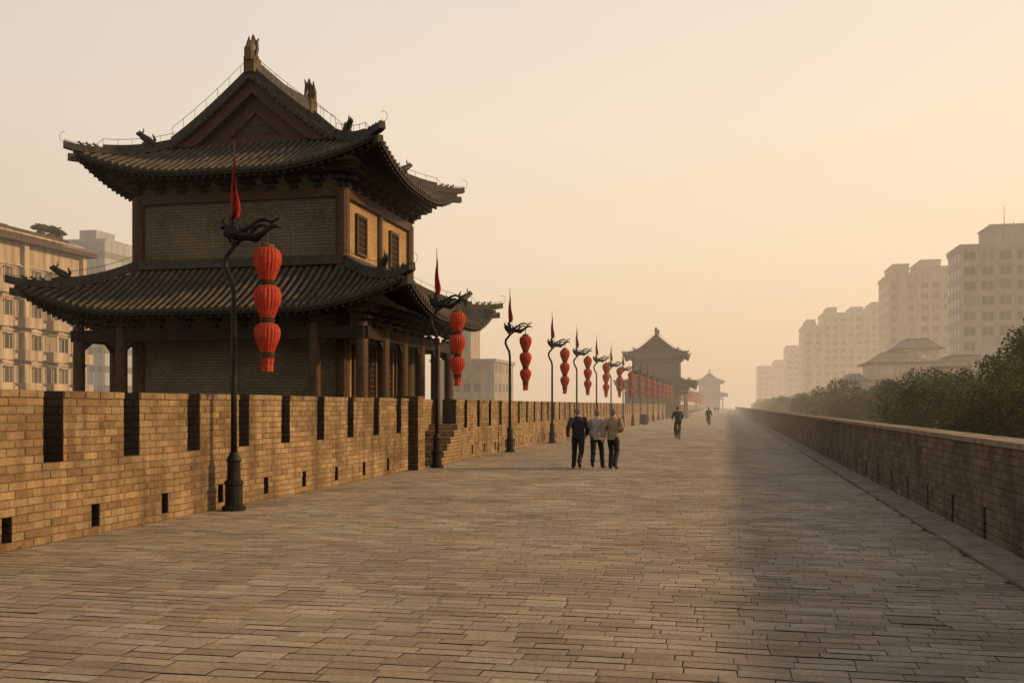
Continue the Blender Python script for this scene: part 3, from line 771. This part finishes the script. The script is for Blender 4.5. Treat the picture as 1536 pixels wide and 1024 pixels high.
BX,BY=-2.55,54
BR=.18
person((BX,BY,0),BR,"cyclist in dark clothes riding upright with hands on handlebar",RIDE,cNAV,cDRK,hDK,1,fine=True)
B=empty('bicycle',(BX,BY,0),"black city bicycle being ridden along the paved wall",'bicycle',rz=BR)
for yy in (-.54,.54):
    n=28
    def ring(mb,R_,r_):
        b=len(mb.v)
        for i in range(n):
            a=2*pi*i/n
            for k in range(6):
                q=2*pi*k/6; mb.v.append((r_*cos(q),(R_+r_*sin(q))*cos(a),(R_+r_*sin(q))*sin(a)))
        for i in range(n):
            for k in range(6): mb.face((b+i*6+k,b+i*6+(k+1)%6,b+((i+1)%n)*6+(k+1)%6,b+((i+1)%n)*6+k))
    hub=MB(); hub.loft([(-.05,0,0),(.05,0,0)],.025,n=8); W_=hub.obj('wheel',[mIRON],B,loc=(0,yy,.34))
    a=MB(); ring(a,.315,.026); a.obj('tyre',[mIRON],W_)
    a=MB(); ring(a,.292,.009)
    for i in range(14):
        an=2*pi*i/14; a.loft([(0,0,0),(0,.29*cos(an),.29*sin(an))],.002,n=3)
    a.obj('rim',[mWIRE],W_)
m=MB()
for p0,p1 in (((0,-.12,.3),(0,-.2,.9)),((0,-.12,.3),(0,.42,.72)),((0,-.19,.82),(0,.40,.86)),((0,.38,.95),(0,.54,.34)),((0,-.12,.3),(0,-.54,.34)),((0,-.19,.82),(0,-.54,.34))):
    m.loft([p0,p1],.018,n=6)
m.loft([(-.13,0,.16),(-.02,0,.3),(.02,0,.3),(.13,0,.46)],.012,n=6)
m.obj('frame',[mIRON],B)
m=MB(); m.loft([(-.28,.32,1.04),(-.15,.36,1.05),(0,.38,1.0),(.15,.36,1.05),(.28,.32,1.04)],.014,n=6); m.loft([(0,.38,1.0),(0,.39,.86)],.014,n=6); m.obj('handlebar',[mIRON],B)
m=MB(); m.loft([(0,-.32,.92),(0,-.2,.93),(0,-.05,.92)],[.08,.07,.02],[.03,.03,.02],n=8,side=(1,0,0)); m.obj('saddle',[mIRON],B)
m=MB(); m.lathe([(.30,0),(.33,.1),(.33,.75),(.38,.8),(.36,.92),(.2,1.0)],n=10)
tag(m.obj('litter_bin',[mIRON],loc=(-7.6,95,0)),"dark squat litter bin standing by the parapet","bin")

# ------------------------------------------------------------ city buildings
def wallmat(name,c,st=.3): return plain(name,c,.85,.16,.35,.2,0,st)
mB1=wallmat('render_tan',(.36,.285,.215)); mB2=wallmat('render_grey',(.29,.255,.22)); mB3=wallmat('render_pale',(.38,.31,.23),.45); mBW=wallmat('render_white',(.50,.44,.36)); mB4=wallmat('render_dull',(.26,.22,.17),.35)
mBLUE=wallmat('render_blue',(.25,.275,.29)); mWFR=plain('window_frame',(.34,.29,.24),.6,.1,2,0)
# panes differ from window to window (curtains, and reflections painted into the base colour)
_w=M('window_glass'); _oi=_w.n('ShaderNodeObjectInfo'); _a=_w.n('ShaderNodeMath'); _g=_w.n('ShaderNodeNewGeometry')
_w.l(_oi.outputs['Random'],_a.inputs[0]); _w.l(_g.outputs['Random Per Island'],_a.inputs[1])
_f=_w.n('ShaderNodeMath'); _f.operation='FRACT'; _w.l(_a.outputs[0],_f.inputs[0])
_w.col(_w.ramp(_f.outputs[0],[(0,(.025,.025,.024)),(.55,(.06,.056,.05)),(.8,(.12,.10,.08)),(1,(.26,.21,.16))])); _w.b.inputs['Roughness'].default_value=.2; mWIN=_w.m
mROOFD=plain('flat_roof',(.06,.045,.035),.9,.2,1)
def wproto(w,h,ax,balcony=False):
    m=MB()
    if ax=='y':
        m.box(-w/2,w/2,-.03,.05,0,h,0); 
        for a,b,c,d in ((-w/2-.08,-w/2,-.08,h+.08),(w/2,w/2+.08,-.08,h+.08),(-.04,.04,0,h)): m.box(a,b,-.10,.05,c,d,1)
        m.box(-w/2,w/2,-.10,.05,h,h+.08,1); m.box(-w/2-.12,w/2+.12,-.2,.05,-.16,-.082,1)
    else:
        def bx(a,b,c,d,e,f,k): m.box(a,b,c,d,e,f,k)
        bx(-.05,.03,-w/2,w/2,0,h,0)
        for c,d,e,f in ((-w/2-.06,-w/2,-.06,h+.06),(w/2,w/2+.06,-.06,h+.06),(-.03,.03,0,h)): bx(-.05,.08,c,d,e,f,1)
        bx(-.05,.08,-w/2,w/2,h,h+.06,1); bx(-.05,.3,-w/2-.1,w/2+.1,h+.1,h+.16,1); bx(-.05,.2,-w/2-.1,w/2+.1,-.14,-.062,1)
        if balcony:
            bx(-.03,.95,-w/2-.3,w/2+.3,-.75,-.62,2); bx(.88,.95,-w/2-.3,w/2+.3,-.62,.05,2)
            bx(.0,.88,-w/2-.3,-w/2-.24,-.62,.04,2); bx(.0,.88,w/2+.24,w/2+.3,-.62,.04,2)
            for q in (-w/2-.27,0,w/2+.27): bx(.89,.93,q-.03,q+.03,.05,1.1,1)
        else: bx(.03,.4,w/2-.35,w/2+.05,-.62,-.2,1)
    me=m.obj('window',[mWIN,mWFR,mB3]); data=me.data; bpy.data.objects.remove(me); return data
def win_grid(parent,data,pts,cap=96):
    for p in pts[:cap]:
        o=bpy.data.objects.new('window',data); C.objects.link(o); o.parent=parent; o.location=p
L1=empty('apartment_building',(-52,55,-12),"weathered beige apartment block with dense balconies and flat roof",'building')
m=MB(); m.box(-14,0,-14,18.4,0,26.0,0)
for i in range(11): m.box(0,.10,-14,18.4,2.45*i+2.2,2.45*i+2.34,0)
for yy in (-4,3.8,11.2,18.2): m.box(0,.35,yy-.3,yy+.2,0,26.0,0)
m.obj('wall',[mB3],L1)
m=MB(); m.box(-15,.8,-15,19.1,26.0,26.35); m.box(-13,-1.2,-14,17.5,26.35,27.1); m.box(-13.3,-.9,-14.3,17.8,27.1,27.35)
m.box(-6,-3,2,6,27.35,29.0); m.box(-5,-4,9,9.8,27.35,28.6); m.box(-9,-4,13,14.5,27.35,28.2); m.obj('roof',[mROOFD],L1)
wd=wproto(.95,1.15,'x'); wb=wproto(1.25,1.3,'x',balcony=True)
for fl in range(4,10):
    for i in range(12):
        o=bpy.data.objects.new('window',wb if i%2==1 else wd); C.objects.link(o); o.parent=L1; o.location=(.0,.3+1.58*i-.2,2.45*fl+.75)
L2=empty('office_block',(-99,140,-12),"plain blue-grey office block behind the tower",'building')
m=MB(); m.box(-7,3.6,0,14,0,39.6,0); m.box(-6,3,1,13,39.6,40.2,0); m.box(-3,0,3,8,40.2,42)
for i in range(13): m.box(-7.05,3.65,-.05,14.05,3*i+1.0,3*i+2.0,1)
for i in range(9): m.box(-7+1.3*i-.12,-7+1.3*i+.12,-.09,0,0,39.6,0)
m.obj('wall',[mBLUE,mWIN],L2)
L3=empty('apartment_building',(-36,150,-12),"dull hazy flat-roofed apartment block seen past the tower",'building')
m=MB(); m.box(-9,1,0,14,0,20.5,0); m.box(-9.3,1.3,-.3,14.3,20.5,21.0,0); m.box(-8,-3.5,3,9,21.0,26,0); m.box(-8.2,-3.3,2.8,9.2,26,26.3,0)
for i in range(7):
    for k in range(6): m.box(-8.6+1.6*k,-7.6+1.6*k,-.05,0,3*i+1.0,3*i+2.2,1)
    for k in range(5): m.box(1,1.05,.8+2.6*k,2.2+2.6*k,3*i+1.0,3*i+2.2,1)
    m.box(-9.1,1.1,-.12,0,3*i+2.7,3*i+2.9,0)
    m.box(-6,-3,-.9,-.12,3*i+.0,3*i+.9,0)
m.obj('wall',[mB4,mWIN],L3)
def slab(name,label,x0,x1,y0,y1,top,mat,pent=None,fine=True,flo=3.1,bay=3.0,wd_=None,balc=0,style=0):
    T=empty(name,(x0,y0,-12),label,'building',None); H=top+12; m=MB()
    X=x1-x0; Y=y1-y0
    m.box(0,X,0,Y,0,H,0); m.box(-.25,X+.25,-.25,Y+.25,H,H+.9,0)
    nf=int(H/flo)
    if style!=1:
        for i in range(1,nf+1): m.box(-.14,X+.14,-.14,Y+.14,i*flo-.35,i*flo-.05,0)
    nb=max(1,int(X/bay))
    for i in range(0,nb+1,2 if style==0 else 1): m.box(i*X/nb-.3,i*X/nb+.3,-(.5 if style==0 else .8),0,0,H+(0 if style==0 else .5),0)
    if style==2: m.box(X*.38,X*.62,-1.6,0,0,H+2.2,0)
    if balc:
        for i in range(3,nf):
            for k in range(0,nb):
                if (k+balc)%3==0:
                    x=(k+.5)*X/nb; m.box(x-1.3,x+1.3,-1.5,-.14,i*flo-.3,i*flo+.6,0)
    if pent: 
        for (a,b,c,d,h) in pent: m.box(a*X,b*X,c*Y,d*Y,H+.9,H+.9+h,0); m.box(a*X-.2,b*X+.2,c*Y-.2,d*Y+.2,H+.9+h,H+1.3+h,0)
    if not fine:
        for i in range(4,nf):
            for k in range(nb):
                x=(k+.5)*X/nb; m.box(x-.9,x+.9,-.2,-.01,i*flo+.8,i*flo+2.4,1)
            ny=max(1,int(Y/bay))
            for k in range(ny):
                y=(k+.5)*Y/ny; m.box(-.2,-.01,y-.8,y+.8,i*flo+.8,i*flo+2.3,1)
    m.obj('wall',[mat,mWIN],T)
    if fine:
        pts=[]
        for i in range(nf-1,4,-1):
            for k in range(nb): pts.append(((k+.5)*X/nb,-.02,i*flo+.75))
        win_grid(T,wd_,pts,98)
        ny=max(1,int(Y/bay))
        mm=MB()
        for i in range(nf-1,4,-1):
            for k in range(ny): y=(k+.5)*Y/ny; mm.box(-.1,.0,y-.75,y+.75,i*flo+.75,i*flo+2.2,0)
        o=mm.obj('side_windows',[mWIN],T); o["kind"]="stuff"
    return T
wy_=wproto(1.7,1.5,'y'); wy2=wproto(2.2,1.7,'y'); wy3=wproto(1.3,1.4,'y')
b=slab('high_rise_building',"tall grey concrete high-rise with rooftop block and antenna",45.7,72,214,226,33.0,mB2,pent=[(.22,.5,.1,.9,3.6),(.5,.9,.2,.9,2.0)],wd_=wy2,balc=1,bay=3.0,flo=3.0)
m=MB(); m.loft([(9,4,46),(9,4,54)],[.12,.04],n=5); m.loft([(11,5,46),(11,5,51)],.06,n=5); m.box(16,17.5,3,4.5,47,48.6); m.obj('antenna',[mIRON],b)
slab('high_rise_building',"tan twin-topped apartment tower in haze",45.8,53,305,325,39,mB1,pent=[(.2,.8,.1,.9,2.5)],wd_=wy3,bay=2.4,balc=2,style=2)
slab('high_rise_building',"pinkish tan apartment tower with rooftop cap",53.6,62.5,303,325,40.5,mB1,pent=[(.1,.7,.1,.9,1.8)],wd_=wy_,bay=2.9,style=1)
slab('apartment_building',"long pale apartment slab fading into haze",37.8,56,418,440,38,mB3,pent=[(.1,.3,.1,.9,2),(.6,.85,.1,.9,2)],fine=False,balc=1,style=1)
slab('apartment_building',"pale hazy apartment block with stepped roof",56,66,420,445,41,mB1,pent=[(.1,.8,.1,.9,1)],fine=False)
slab('apartment_building',"hazy lower apartment block",30,37.6,415,440,33,mB1,pent=[(.2,.6,.1,.9,2)],fine=False,style=2)
slab('apartment_building',"faint apartment block in haze",29.6,39,520,550,31,mB3,fine=False)
slab('apartment_building',"very faint far apartment block",18,27,600,640,24,mB3,fine=False)
slab('apartment_building',"very faint far apartment block with flat roof",27.5,36,590,640,27,mB3,fine=False)
mROOFV=plain('villa_roof_tile',(.20,.165,.13),.8,.25,1.5,.4)
wyv=wproto(1.2,1.3,'y')
def villa(x0,x1,y0,y1,ze,zr,label,nb):
    T=empty('hip_roofed_villa',(x0,y0,-12),label,'building'); X=x1-x0;Y=y1-y0;H=ze+12;R=zr+12; fh=2.6
    m=MB(); m.box(0,X,0,Y,0,H,0); m.box(-3.5,0,2,Y-1,0,H-fh,0)
    for i in range(1,int(H/fh)+1):
        m.box(-.1,X+.1,-.12,Y,i*fh-.2,i*fh,0)
        if i>2: m.box(X*.5,X*.98,-1.2,-.12,i*fh-.2,i*fh+.6,0)
    m.obj('wall',[mBW],T)
    m=MB()
    def rf(a,b,c,d,z,r,in_):
        n=6; rows=[]
        for i in range(n+1):
            t=i/n; rows.append(((a+in_*t,c+in_*t,b-in_*t,d-in_*t),z+(r-z)*(t**1.4)))
        for (p,z0),(q,z1) in zip(rows,rows[1:]):
            P=[(p[0],p[1],z0),(p[2],p[1],z0),(p[2],p[3],z0),(p[0],p[3],z0)]; Q=[(q[0],q[1],z1),(q[2],q[1],z1),(q[2],q[3],z1),(q[0],q[3],z1)]
            for i in range(4): k_=(i+1)%4; m.quad(P[i],P[k_],Q[k_],Q[i])
        m.box(a,b,c,d,z-.2,z+.02); q=rows[-1][0]; m.box(q[0],q[2],q[1],q[3],r-.05,r+.12)
    rf(-.8,X+.8,-.8,Y+.8,H,R,min(X,Y)*.36)
    rf(-4.3,-.0,1.2,Y-.2,H-fh,H-fh+.9,1.4)
    rf(X*.5,X+1.6,-2.4,.0,H-fh*1.15,H-fh*1.15+.6,.9)
    rf(-3.0,X*.5,-2.8,.0,H-fh*2.1,H-fh*2.1+.6,.9)
    m.obj('roof',[mROOFV],T)
    pts=[]
    for i in range(2,int(H/fh)):
        for k in range(nb): pts.append(((k+.5)*X/nb,-.02,i*fh+.6))
        pts.append((-2.4,1.98,i*fh+.6)) if i*fh+2<H-fh else None
    win_grid(T,wyv,pts)
villa(20.5,27.6,150,162,8.0,9.4,"pale multi-storey villa with shallow hipped roof and side wing",5)
villa(26.0,31.5,162,172,10.6,12.0,"taller pale villa with shallow hipped roof",4)
villa(26.0,31.5,130,140,6.6,7.9,"pale house with shallow hipped roof among treetops",4)
villa(34.0,40,140,150,6.2,7.6,"low pale house with hipped roof behind treetops",4)

# ------------------------------------------------------------ trees
mBARK=plain('bark',(.06,.045,.03),.9,.3,4,.6)
def leafmat(name,a,b,c):
    m=M(name); g=m.n('ShaderNodeNewGeometry'); cc=m.ramp(g.outputs['Random Per Island'],[(0,a),(.5,b),(1,c)])
    cc=m.mix(cc,m.ramp(m.noise(.45,4),[(.35,(.5,)*3),(.65,(1.3,)*3)])); m.col(cc); m.b.inputs['Roughness'].default_value=.75
    m.b.inputs['Specular IOR Level'].default_value=.1
    tr=m.n('ShaderNodeBsdfTranslucent'); m.l(cc,tr.inputs[0]); mx=m.n('ShaderNodeMixShader'); mx.inputs[0].default_value=.35
    h=[n for n in m.t.nodes if n.type=='GROUP'][0]; m.l(m.b.outputs[0],mx.inputs[1]); m.l(tr.outputs[0],mx.inputs[2]); m.l(mx.outputs[0],h.inputs[0]); return m.m
mLEAF=leafmat('leaves',(.040,.050,.012),(.062,.076,.017),(.092,.105,.026)); mLEAFB=leafmat('leaves_brown',(.08,.065,.022),(.105,.085,.03),(.13,.105,.04))
def make_tree(seed,lm,H=16,cr=4.6,nl=30000,low=.42):
    r=random.Random(seed); tr=MB()
    tr.loft([(0,0,0),(.1,.05,H*.2),(.0,.15,H*.4),(.2,.1,H*.6),(.1,0,H*.85)],[.38,.3,.24,.16,.05],n=8)
    blobs=[(Vector((0,0,H*.66)),2.6)]
    for i in range(15):
        a=r.uniform(0,2*pi); z=H*r.uniform(low,.9); k=math.sqrt(max(.05,1-((z/H-.64)/.36)**2)); rad=cr*k*r.uniform(.5,.85)
        p=Vector((cos(a)*rad,sin(a)*rad,z)); blobs.append((p,r.uniform(1.1,1.9)))
        zs=z*r.uniform(.55,.75); tr.loft([(0.05,.1,zs),(p.x*.5,p.y*.5,(zs+z)/2+.2),(p.x,p.y,p.z)],[.13,.08,.03],n=5)
    for i in range(22):
        a=r.uniform(0,2*pi); z=H*r.uniform(.5,.97); k=math.sqrt(max(.05,1-((z/H-.66)/.36)**2)); rad=cr*k*r.uniform(.7,1.08)
        blobs.append((Vector((cos(a)*rad,sin(a)*rad,z)),r.uniform(.5,1.0)))
    lv=MB(); tot=sum(b[1]**2 for b in blobs)
    for p,R_ in blobs:
        for i in range(int(nl*R_**2/tot)):
            d=Vector((r.gauss(0,1),r.gauss(0,1),r.gauss(0,1))).normalized()*R_*(r.random()**.33)*r.uniform(.82,1.15); d.z*=.8
            c=p+d; s=r.uniform(.05,.11)
            u=Vector((r.gauss(0,1),r.gauss(0,1),r.gauss(0,.6))).normalized(); v=u.cross(Vector((r.gauss(0,1),r.gauss(0,1),r.gauss(0,1)))).normalized()
            lv.quad(tuple(c-u*s),tuple(c-v*s*.6),tuple(c+u*s),tuple(c+v*s*.6))
    T=empty('tree',(0,0,-12),"leafy olive green tree growing below the wall",'tree',"trees along the outer side of the wall")
    tr.obj('trunk',[mBARK],T,smooth=True); lv.obj('crown',[lm],T); return T
protos=[make_tree(s,mLEAF) for s in (1,2,3,4)]; pb=make_tree(9,mLEAFB)
rnd=random.Random(5); used=set()
spots=[(16.8,49,1.16),(13.0,44,1.0),(20.5,51,1.24),(14.5,57,1.03),(19,60,1.12),(24,63,1.2),(11.5,52,.97)]
y=66
while y<330:
    spots.append((12.5+rnd.uniform(-1.5,1.5),y,rnd.uniform(.95,1.03)));
    spots.append((19+rnd.uniform(-2,3),y+rnd.uniform(0,4),rnd.uniform(.98,1.10)))
    if y<200: spots.append((28+rnd.uniform(-3,4),y+rnd.uniform(0,6),rnd.uniform(.93,1.04)))
    y+=8 if y<120 else 12
for i,(x,y,s) in enumerate(spots):
    src=protos[i%4] if (i<7 or rnd.random()>.15) else pb
    if src.name not in used:
        used.add(src.name); o=src; o.location=(x,y,-12)
    else: o=copy_tree(src,(x,y,-12))
    o.scale=(s*1.0,s*1.0,s); o.rotation_euler=(0,0,rnd.uniform(0,6.28))
    if src is pb: o["label"]="brownish green tree growing below the wall"
for (x,y,s) in ((-38,52,.86),(-43,60,.85),(-40,68,.84),(-30,105,.9),(-27,120,.88),(-34,128,.95),(-24,135,.88),(-60,100,.95),(-50,90,.9)):
    o=copy_tree(pb,(x,y,-12),s); o.rotation_euler=(0,0,x); o["label"]="brownish tree with thin foliage beside city blocks"; o["group"]="trees on the city side"
if pb.name not in used: pb.location=(-66,112,-12)
def shrub(loc,R_,seed):
    r=random.Random(seed); m=MB(); m.lathe([(.3,-.02),(.35,.3),(.32,.3)],n=10,m=1); m.loft([(0,0,.2),(.05,0,.6)],[.05,.03],n=5,m=1)
    for i in range(1600):
        d=Vector((r.gauss(0,1),r.gauss(0,1),r.gauss(0,1))).normalized()*R_*(r.random()**.4)*r.uniform(.6,1.25)
        c=Vector((0,0,.25+R_*.45))+Vector((d.x*1.3,d.y*1.5,abs(d.z)*.75*r.uniform(.4,1.1))); s=r.uniform(.06,.12)
        u=Vector((r.gauss(0,1),r.gauss(0,1),r.gauss(0,1))).normalized(); v=u.orthogonal().normalized()
        m.quad(tuple(c-u*s),tuple(c-v*s*.6),tuple(c+u*s),tuple(c+v*s*.6),0)
    tag(m.obj('rooftop_shrub',[mLEAF,mROOFD],loc=loc),"low dark green potted shrub on apartment roof","shrub","rooftop shrubs")
shrub((-53.6,71.4,15.37),.62,1); shrub((-53.4,70.0,15.37),.5,2); shrub((-53.5,72.3,15.37),.42,3)
print("done")
